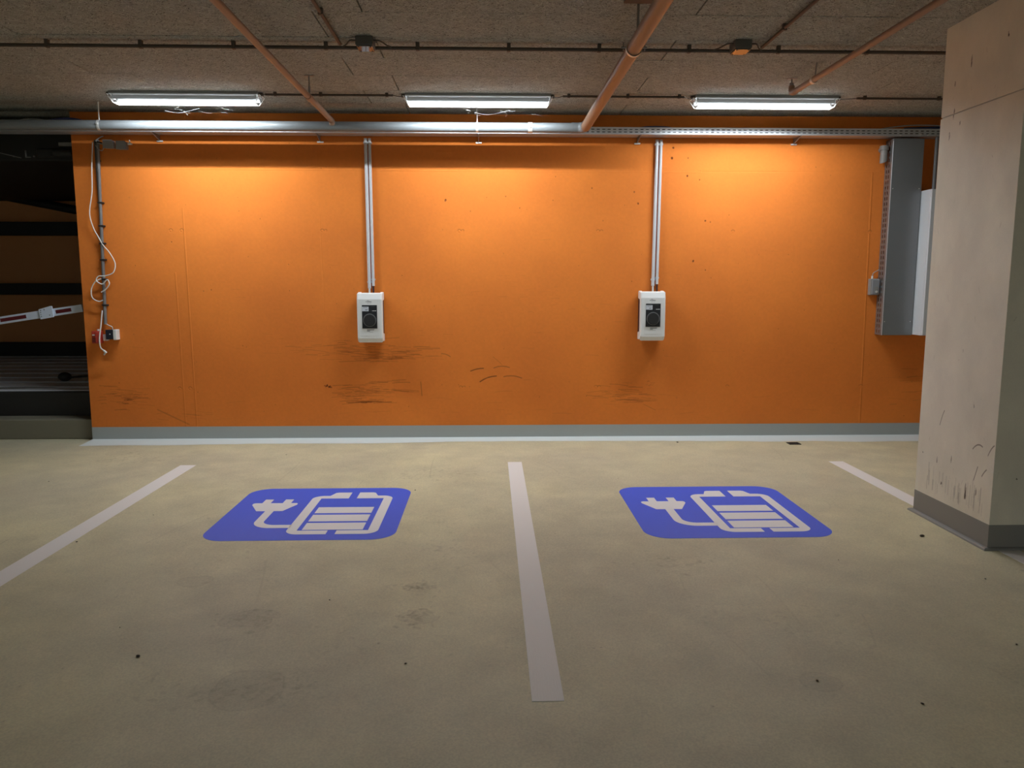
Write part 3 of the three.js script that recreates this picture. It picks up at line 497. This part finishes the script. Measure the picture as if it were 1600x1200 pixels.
{ // cables lying proud of the tray
  const c = (name, label, pts, r, m) => tag(mesh(name, cable(pts, r, 40, 8), m), label, 'cable');
  c('tray_cable', 'blue cable arching out of the tray above the wall corner', [[-4.15, 2.87, 0.155], [-4.0, 2.925, 0.155], [-3.85, 2.96, 0.155], [-3.7, 2.955, 0.155], [-3.55, 2.915, 0.155], [-3.42, 2.87, 0.155]], 0.012, M.cableBlue);
  c('tray_cable', 'grey cable arching above the tray over the dark parking lift', [[-4.5, 2.87, 0.115], [-4.32, 2.93, 0.115], [-4.15, 2.965, 0.115], [-3.98, 2.95, 0.115], [-3.8, 2.87, 0.115]], 0.006, M.cableGrey);
  c('tray_cable', 'dark blue cable hump above the tray near the charger conduits', [[1.25, 2.88, 0.155], [1.4, 2.915, 0.155], [1.5, 2.922, 0.155], [1.65, 2.915, 0.155], [1.78, 2.88, 0.155]], 0.008, M.cableBlue);
  c('tray_cable', 'pale cable looping over the tray above the grey trunking', [[3.45, 2.88, 0.155], [3.62, 2.915, 0.155], [3.85, 2.945, 0.155], [4.05, 2.95, 0.155], [4.25, 2.94, 0.155], [4.45, 2.93, 0.155]], 0.005, M.cableGrey);
  c('tray_cable', 'violet cable lying in the tray behind the column edge', [[3.85, 2.922, 0.12], [4.05, 2.932, 0.12], [4.25, 2.938, 0.12], [4.45, 2.938, 0.12], [4.6, 2.92, 0.12]], 0.012, M.cableBlue);
}

// ------------------------------------------------------------------ conduits on the ceiling
{
  const run = (label, a, b, r, clips, axis = 'x') => {
    const t = thing('ceiling_conduit', label, 'conduit', [0, 0, 0]);
    mesh('pipe', rod(a, b, r, 14), M.conduitDark, t);
    for (const q of clips) { const [x, z] = axis === 'x' ? [q, a[2]] : [a[0], q]; mesh('clip', axis === 'x' ? rbox(x - 0.012, x + 0.012, a[1] - r - 0.003, CEIL, z - r - 0.003, z + r + 0.003, 0.003, 1) : rbox(x - r - 0.003, x + r + 0.003, a[1] - r - 0.003, CEIL, z - 0.012, z + 0.012, 0.003, 1), M.conduitDark, t); }
    return t;
  };
  const every = (a, b, s) => { const o = []; for (let x = a; x < b; x += s) o.push(x); return o; };
  run('long dark conduit crossing the ceiling from wall side to column, second from the lamps', [XL + 0.02, 3.018, 2.13], [XR - 0.02, 3.018, 2.13], 0.0115, every(-5.8, 6, 0.593));
  run('dark conduit piece between the cobwebbed lamp and the middle lamp', [-1.83, 3.034, 0.79], [-0.79, 3.034, 0.79], 0.009, [-1.75, -1.38, -0.84]);
  run('dark conduit piece between the middle lamp and the lamp nearest the column', [0.61, 3.034, 0.8], [1.62, 3.034, 0.8], 0.009, [0.66, 1.15, 1.58]);
  run('dark conduit piece from the lamp nearest the column to behind the column', [3.07, 3.034, 0.8], [XR - 0.02, 3.034, 0.8], 0.009, [3.14, 3.77, 4.4]);
  run('brown conduit feeding the ceiling box beside the cobwebbed lamp', [-0.957, 3.03, 2.17], [-0.957, 3.03, ZB - 0.02], 0.011, [2.75, 3.6], 'z');
  run('brown conduit feeding the ceiling box above the lamp nearest the column', [1.785, 3.03, 2.17], [1.785, 3.03, ZB - 0.02], 0.011, [2.56, 3.4], 'z');
  const lead = (label, pts) => tag(mesh('lamp_lead', cable(pts, 0.004, 24, 6), M.conduitDark), label, 'cable');
  lead('short cable lead at the far end of the cobwebbed lamp', [[-1.83, 3.034, 0.79], [-1.85, 3.038, 0.77], [-1.862, 3.038, 0.73]]);
  lead('short cable lead at the thin-pipe end of the middle lamp', [[-0.79, 3.034, 0.79], [-0.75, 3.03, 0.78], [-0.722, 3.038, 0.73]]);
  lead('short cable lead at the drain-pipe end of the middle lamp', [[0.545, 3.038, 0.73], [0.57, 3.03, 0.77], [0.61, 3.034, 0.8]]);
  lead('short cable lead at the drain-pipe side of the lamp nearest the column', [[1.62, 3.034, 0.8], [1.65, 3.03, 0.77], [1.683, 3.038, 0.73]]);
  lead('short cable lead at the column end of the lamp nearest the column', [[2.947, 3.038, 0.73], [3.0, 3.032, 0.78], [3.07, 3.034, 0.8]]);
  const jbox = (label, x) => {
    const t = thing('junction_box', label, 'junction box', [x, CEIL, 2.2]);
    mesh('housing', rbox(-0.055, 0.055, -0.055, 0, -0.065, 0.065, 0.005), M.ceilBox, t);
    mesh('lid', rbox(-0.05, 0.05, -0.064, -0.054, -0.06, 0.06, 0.004), M.glossLid, t);
    for (const [a, b] of [[-1, -1], [1, -1], [-1, 1], [1, 1]]) mesh('lid_screw', rod([a * 0.038, -0.0665, b * 0.048], [a * 0.038, -0.06, b * 0.048], 0.005, 10), M.conduitDark, t);
    for (const s of [-1, 1]) mesh('lead', cable([[s * 0.055, -0.02, 0.03], [s * 0.09, -0.02, 0.03], [s * 0.13, -0.03, -0.03], [s * 0.16, -0.036, -0.06]], 0.005, 16, 6), M.conduitDark, t);
  };
  jbox('dark ceiling junction box beside the thin brown pipe', -0.79); jbox('dark ceiling junction box above the lamp nearest the column', 1.635);
}

// ------------------------------------------------------------------ cabling at the wall corner
{
  const t = thing('wall_conduit', 'grey conduit with clips and hanging cord beside the wall corner', 'conduit', [-3.6, 0, 0]);
  const A = [-3.578 + 3.6, 2.80, 0.03], B = [-3.62 + 3.6, 1.12, 0.03];
  mesh('pipe', rod(A, B, 0.0145, 16), M.conduitGrey, t);
  mesh('side_pipe', rod([A[0] - 0.026, 2.80, 0.022], [A[0] - 0.024, 2.15, 0.022], 0.012, 14), M.conduitDark, t);
  for (const y of [2.78, 2.24, 2.03, 1.87, 1.72, 1.54, 1.3]) { const x = A[0] + (B[0] - A[0]) * (2.8 - y) / 1.68; mesh('clip', [rbox(x - 0.02, x + 0.026, y - 0.007, y + 0.007, 0, 0.048, 0.003, 1)], M.blackMatt, t); }
  const z = 0.055, P = (a) => a.map(([x, y]) => [x, y, z + 0.012 * Math.sin(y * 9)]);
  tag(mesh('white_cord', [cable([[-3.615, 1.545, 0.06], [-3.671, 1.518, 0.06], [-3.717, 1.441, 0.055], [-3.711, 1.364, 0.05], [-3.654, 1.334, 0.05], [-3.62, 1.345, 0.05]], 0.0052, 60, 8), cable(P([[-3.612, 2.779], [-3.639, 2.563], [-3.643, 2.335], [-3.681, 2.133], [-3.66, 2.005], [-3.625, 1.929], [-3.589, 1.859], [-3.524, 1.778], [-3.478, 1.678], [-3.5, 1.601], [-3.573, 1.571], [-3.638, 1.566], [-3.66, 1.53], [-3.608, 1.495], [-3.558, 1.536], [-3.542, 1.5], [-3.581, 1.447], [-3.625, 1.42]]), 0.0052, 220, 8)], M.whiteCord), 'long loose white cord winding around the grey wall conduit', 'cord');
  const tl = thing('cord_tail', 'white cord tail with a small plug hanging below the sockets', 'cord', [-3.64, 0.87, 0]);
  mesh('cord', cable([[0.008, 0.38, 0.05], [-0.004, 0.24, 0.07], [-0.012, 0.1, 0.098], [-0.008, 0.03, 0.09], [0.012, 0.004, 0.075]], 0.006, 50, 8), M.whiteCord, tl);
  mesh('plug', [rod([0.010, 0.006, 0.076], [0.03, -0.018, 0.07], 0.0105, 12), rod([0.022, -0.012, 0.07], [0.0, -0.035, 0.055], 0.008, 10)], M.whiteCord, tl);
  const jb = (label, x, y) => { const b = thing('surface_box', label, 'junction box', [x, y, 0]); mesh('housing', rbox(-0.043, 0.043, -0.034, 0.034, 0, 0.045, 0.006), M.boxGrey, b); const lid = new THREE.Shape([[-0.046, -0.034], [0.04, -0.038], [0.046, -0.032], [0.046, 0.018], [0.03, 0.037], [-0.046, 0.037]].map(q => new THREE.Vector2(...q))); const lg = new THREE.ExtrudeGeometry(lid, { depth: 0.01, bevelEnabled: true, bevelThickness: 0.003, bevelSize: 0.002, bevelSegments: 2 }); lg.translate(0, 0, 0.045); mesh('lid', lg, M.boxGrey, b); };
  jb('small grey surface box next to the conduit at the wall corner', -3.475, 2.762); jb('small grey surface box with a white gland, farther from the wall corner', -3.358, 2.753);
  tag(mesh('cable_gland', [rod([-3.307, 2.768, 0.03], [-3.27, 2.768, 0.03], 0.01, 10), rod([-3.285, 2.775, 0.04], [-3.285, 2.8, 0.045], 0.006, 8)], M.whiteCord), 'pale gland at the end of the two surface boxes', 'cable gland');
  tag(mesh('box_cable', cable([[-3.528, 2.765, 0.03], [-3.56, 2.77, 0.04], [-3.585, 2.79, 0.045], [-3.55, 2.82, 0.045], [-3.52, 2.835, 0.04]], 0.005, 30, 6), M.cableGrey), 'thin cable curling from the surface boxes up to the tray', 'cable');
  tag(mesh('box_cable', cable([[-3.59, 2.75, 0.045], [-3.57, 2.72, 0.045], [-3.54, 2.705, 0.04], [-3.528, 2.735, 0.03]], 0.004, 24, 6), M.cableGrey), 'thin cable sagging below the surface boxes beside the conduit', 'cable');
  const s1 = thing('wall_socket', 'red socket box at the foot of the grey wall conduit', 'socket', [-3.695, 1.0, 0]);
  mesh('housing', rbox(-0.04, 0.035, -0.058, 0.058, 0, 0.075, 0.006), M.red, s1); mesh('flap', [rbox(-0.0, 0.037, -0.055, 0.05, 0.07, 0.092, 0.006)], M.red, s1); mesh('vent_slots', [-0.04, -0.025, -0.01].map(y => box(-0.036, -0.006, y - 0.003, y + 0.003, 0.07, 0.078)), M.maroon, s1); mesh('pale_label', rbox(-0.03, 0.01, 0.016, 0.026, 0.07, 0.084, 0.002, 1), M.whiteCord, s1); mesh('cap', rod([0.015, 0.055, 0.05], [0.015, 0.075, 0.05], 0.013, 14), M.whiteCord, s1);
  const s2 = thing('wall_socket', 'black and white socket box at the foot of the grey wall conduit', 'socket', [-3.558, 1.025, 0]);
  mesh('housing', rbox(-0.05, 0.025, -0.045, 0.045, 0, 0.07, 0.005), std({ color: lin(0.012, 0.016, 0.03), roughness: 0.4 }), s2); mesh('side_cover', rbox(0.02, 0.052, -0.052, 0.047, 0, 0.072, 0.006), M.white, s2); mesh('indicator', rod([-0.008, 0.004, 0.07], [-0.008, 0.004, 0.074], 0.005, 10), M.white, s2); mesh('bracket', [rbox(-0.085, -0.048, -0.06, 0.0, 0, 0.05, 0.005)], M.conduit, s2);
  mesh('lead', cable([[0.002, 0.045, 0.03], [-0.0, 0.07, 0.035], [-0.025, 0.082, 0.035], [-0.055, 0.1, 0.032]], 0.0045, 24, 6), M.whiteCord, s2);
}

// ------------------------------------------------------------------ trunking, cabinet and fittings by the column
{
  const t = thing('cable_trunking', 'tall grey metal trunking with perforated edge hanging on the orange wall', 'cable trunking', [3.747, 1.01, 0]);
  mesh('cover', rbox(0, 0.293, 0, 1.825, 0.115, 0.14, 0.003, 1), M.cabinet, t);
  const s = new THREE.Shape([[0, 0], [0.112, 0], [0.112, 1.825], [0, 1.825]].map(q => new THREE.Vector2(...q)));
  for (let i = 0; i < 36; i++) for (const x of [0.03, 0.07]) { const y = 0.02 + i * 0.05, h = new THREE.Path(); h.moveTo(x, y); h.lineTo(x, y + 0.03); h.lineTo(x + 0.014, y + 0.03); h.lineTo(x + 0.014, y); h.closePath(); s.holes.push(h); }
  const g = new THREE.ExtrudeGeometry(s, { depth: 0.002, bevelEnabled: false }); g.rotateY(-Math.PI / 2); g.translate(0.004, 0, 0.003);
  mesh('perforated_side', g, M.galvDark, t); const g2 = g.clone(); g2.translate(0.285, 0, 0); mesh('perforated_side', g2, M.galvDark, t);
  mesh('corner_edge', rod([0.002, 0, 0.1385], [0.002, 1.8, 0.1385], 0.004, 8), M.galv, t);
  for (const [x, y] of [[0.02, 0.13], [0.27, 0.13], [0.02, 1.37], [0.27, 1.37]]) mesh('screw', rod([x, y, 0.14], [x, y, 0.1435], 0.005, 10), M.zinc, t);
}
{
  const t = thing('electrical_cabinet', 'white electrical cabinet beside the trunking, half hidden by the column', 'cabinet', [4.045, 1.015, 0]);
  mesh('body', rbox(0, 0.6, 0, 1.345, 0.0, 0.285, 0.004), M.cabinetWhite, t);
  const d = mesh('door', rbox(-0.002, 0.602, 0.004, 1.341, 0.291, 0.315, 0.004), M.cabinetWhite, t);
  mesh('seam_strip', box(0.006, 0.59, 0.008, 1.335, 0.28, 0.294), M.blackMatt, t);
  mesh('handle', rbox(0.06, 0.085, 0.55, 0.7, 0.31, 0.328, 0.006), M.black, d);
}
for (const [x, label, r, m] of [[4.145, 'thicker grey pipe rising from the white cabinet to the tray', 0.016, M.conduitGrey], [4.195, 'thinner dark pipe rising from the white cabinet behind the column edge', 0.012, M.conduitDark]]) tag(mesh('riser_pipe', rod([x, 2.355, 0.16], [x, 2.846, 0.16], r, 16), m), label, 'pipe');
{
  const t = thing('vent_elbow', 'grey plastic pipe elbow pointing down beside the trunking top', 'pipe elbow', [3.704, 2.72, 0.06]);
  mesh('cap', [rod([0, 0.02, 0], [0, 0.058, 0], 0.039, 24), rod([0, 0.052, 0], [0, 0.06, 0], 0.034, 24)], M.boxGrey, t);
  const lg = new THREE.LatheGeometry([[0.03, 0.03], [0.032, -0.02], [0.033, -0.085], [0.028, -0.085], [0.026, 0.02]].map(q => new THREE.Vector2(...q)), 28); const p = lg.attributes.position; for (let i = 0; i < p.count; i++) { const y = p.getY(i); if (y < -0.05) p.setY(i, y + (p.getX(i) * 0.45 - p.getZ(i) * 0.25)); p.setX(i, p.getX(i) + (y < 0 ? 0.0 : 0)); } lg.computeVertexNormals();
  mesh('outlet', lg, M.boxGrey, t); { const h = new THREE.CylinderGeometry(0.026, 0.026, 0.004, 24); h.rotateX(0.25); h.translate(0, -0.07, 0); mesh('opening', h, M.black, t); } mesh('wall_stub', rod([0, 0.03, -0.058], [0, 0.03, 0], 0.026, 20), M.boxGrey, t);
}
{
  const t = thing('switch_box', 'small grey switch box on the wall beside the trunking', 'switch', [3.697, 1.468, 0]);
  mesh('housing', rbox(-0.042, 0.042, -0.078, 0.078, 0, 0.055, 0.006), M.boxGrey, t); mesh('cover', rbox(-0.03, 0.042, -0.072, 0.07, 0.05, 0.066, 0.005), std({ color: lin(0.26, 0.265, 0.28), roughness: 0.4 }), t); mesh('key_lock', rod([0.012, -0.045, 0.064], [0.012, -0.045, 0.074], 0.011, 16), M.zinc, t); mesh('dial', rod([0.008, -0.015, 0.064], [0.008, -0.015, 0.069], 0.02, 20), M.boxGrey, t);
  mesh('cable_gland', rod([-0.018, 0.078, 0.03], [-0.018, 0.105, 0.03], 0.009, 12), M.whiteCord, t); mesh('lead', cable([[-0.018, 0.1, 0.03], [-0.01, 0.13, 0.03], [0.02, 0.15, 0.03], [0.05, 0.165, 0.03]], 0.004, 20, 6), M.cableGrey, t);
}
{
  const t = thing('floor_drain', 'small black drain grate in the floor by the skirting', 'drain', [2.865, 0, 0.345]);
  mesh('grate_frame', [box(-0.055, 0.055, 0, 0.006, -0.045, -0.038), box(-0.055, 0.055, 0, 0.006, 0.038, 0.045), box(-0.055, -0.048, 0, 0.006, -0.045, 0.045), box(0.048, 0.055, 0, 0.006, -0.045, 0.045)], M.black, t);
  for (const x of [-0.033, -0.011, 0.011, 0.033]) mesh('grate_bar', box(x - 0.005, x + 0.005, 0, 0.005, -0.04, 0.04), M.blackMatt, t);
  mesh('well', box(-0.05, 0.05, 0, 0.0016, -0.04, 0.04), M.black, t);
}
{ // scattered crumbs of dirt
  const gs = []; const spots = [[-3.37, 1.57, 4], [-2.2, 2.46, 3], [-2.42, 2.98, 5], [-1.8, 0.69, 4], [-1.63, 4.13, 3], [-1.43, 4.4, 8], [-0.77, 3.86, 4], [-0.34, 4.49, 4], [0.99, 1.6, 3], [2.58, 3.02, 12], [1.55, 4.84, 5], [1.24, 4.67, 5], [2.53, 3.69, 4], [1.78, 0.26, 9], [-0.55, 1.9, 5], [1.9, 3.4, 3], [2.2, 4.4, 4]];
  for (const [x, z, s] of spots) { const g = new THREE.IcosahedronGeometry(s * 0.0011, 0); g.scale(1.4, 0.5, 0.9); g.rotateY(rnd() * 3); g.translate(x, 0.0014 + s * 0.0003, z); gs.push(g); }
  tag(mesh('dirt', gs, M.chip), 'dark crumbs of dirt scattered over the parking floor', 'dirt', null, 'stuff');
}

// ------------------------------------------------------------------ parking lift in the dark recess
{
  const t = thing('parking_lift', 'dark steel car parking lift with stacked platforms in the recess', 'parking lift', [-6.4, 0, -2.2]);
  const W = (x0, x1, y0, y1, z0, z1, r = 0.01) => rbox(x0 + 6.4, x1 + 6.4, y0, y1, z0 + 2.2, z1 + 2.2, r, 1);
  const deck = mesh('lower_deck', metreUV(W(-8.9, -3.86, 0.40, 0.44, -4.15, -0.38)), M.steelWorn, t);
  for (let i = 0; i < 9; i++) mesh('deck_rib', W(-8.88, -3.88, 0.44, 0.452, -4.0 + i * 0.42, -3.92 + i * 0.42, 0.004), M.steelWorn, deck);
  mesh('deck_fascia', W(-8.9, -3.86, 0.0, 0.43, -0.44, -0.32), M.steelDark, t);
  mesh('deck_end_stop', W(-8.9, -3.86, 0.44, 0.645, -4.19, -4.05), M.steelDark, t);
  mesh('cross_beam', W(-8.9, -3.86, 1.34, 1.505, -4.19, -4.03), M.steelDark, t);
  mesh('cross_beam', W(-8.9, -3.86, 2.19, 2.38, -4.19, -4.03), M.steelDark, t);
  mesh('upper_deck', W(-8.9, -3.86, 2.68, 2.74, -4.15, -0.36), M.steelDark, t);
  mesh('upper_fascia', W(-8.9, -3.86, 2.66, 2.98, -0.36, -0.28), M.steelDark, t);
  mesh('sloping_beam', rod([-7.5 + 6.4, 2.85, -4.08 + 2.2], [-5.4 + 6.4, 2.44, -4.08 + 2.2], 0.06, 8), M.steelDark, t);
  mesh('edge_angle', [rod([-4.75 + 6.4, 2.755, -0.27 + 2.2], [-4.45 + 6.4, 2.685, -0.27 + 2.2], 0.005, 6)], M.galvDark, t);
  mesh('latch', [W(-4.41, -4.4, 2.69, 2.755, -0.28, -0.262, 0.003), W(-4.41, -4.36, 2.688, 2.696, -0.28, -0.262, 0.003), rod([-4.33 + 6.4, 2.7, 1.92], [-4.33 + 6.4, 2.7, 1.936], 0.007, 8), rod([-4.52 + 6.4, 2.7, 1.92], [-4.52 + 6.4, 2.7, 1.936], 0.007, 8)], M.galvDark, t);
  mesh('motor', [rod([-4.12 + 6.4, 2.73, 1.95], [-3.95 + 6.4, 2.73, 1.95], 0.045, 20), W(-4.3, -4.1, 2.69, 2.77, -0.3, -0.25, 0.01)], M.steelDark, t);
  mesh('name_plate', W(-4.09, -3.95, 2.795, 2.83, -0.29, -0.26, 0.003), M.cableGrey, t);
  const kn = new THREE.SphereGeometry(0.055, 24, 16); kn.scale(1.25, 0.9, 1); kn.translate(-4.6 + 6.4, 0.5, -1.0 + 2.2);
  mesh('wheel_stop', [kn, rod([-4.6 + 6.4, 0.49, 1.2], [-4.2 + 6.4, 0.52, 1.2], 0.012, 8)], M.steelDark, t);
}
{
  const t = thing('barrier_boom', 'white barrier boom with dark red panels across the parking lift', 'barrier', [-4.25, 1.2, -0.15]);
  const u = (1.2655 - 1.1465) / (4.705 - 3.92), A = Math.atan(u);
  const put = (name, x0, x1, y0, y1, z0, z1, m, p = t) => { const g = rbox(x0, x1, y0, y1, z0, z1, 0.003, 1); g.rotateZ(A); g.translate(0, 0.016, 0); return mesh(name, g, m, p); };
  put('boom', -2.2, 0.34, -0.036, 0.036, -0.012, 0.012, M.reflWhite);
  for (const [a, b] of [[-0.45, -0.2], [0.085, 0.235], [-0.95, -0.7], [-1.45, -1.2]]) put('red_panel', a, b, -0.016, 0.018, 0.01, 0.0135, M.reflRed);
  const s = new THREE.Shape([[-0.065, -0.048], [0.06, -0.044], [0.066, 0.06], [0.05, 0.064], [-0.065, 0.048]].map(q => new THREE.Vector2(...q))), g = new THREE.ExtrudeGeometry(s, { depth: 0.012, bevelEnabled: false }); g.rotateZ(A); g.translate(0, 0.016, 0.012);
  const j = mesh('joint_plate', g, M.reflWhite, t);
  for (const [x, y] of [[-0.045, 0.034], [-0.05, 0.015], [-0.052, -0.004], [-0.05, -0.022], [-0.01, 0.038], [0.03, -0.02]]) { const r = rod([x, y, 0.022], [x, y, 0.027], 0.004, 8); r.rotateZ(A); r.translate(0, 0.016, 0); mesh('rivet', r, M.steelDark, j); }
  mesh('post', rbox(-2.3, -2.2, -1.2, 0.0, -0.05, 0.05, 0.006), M.steelDark, t);
}
renderer.render(scene, camera);
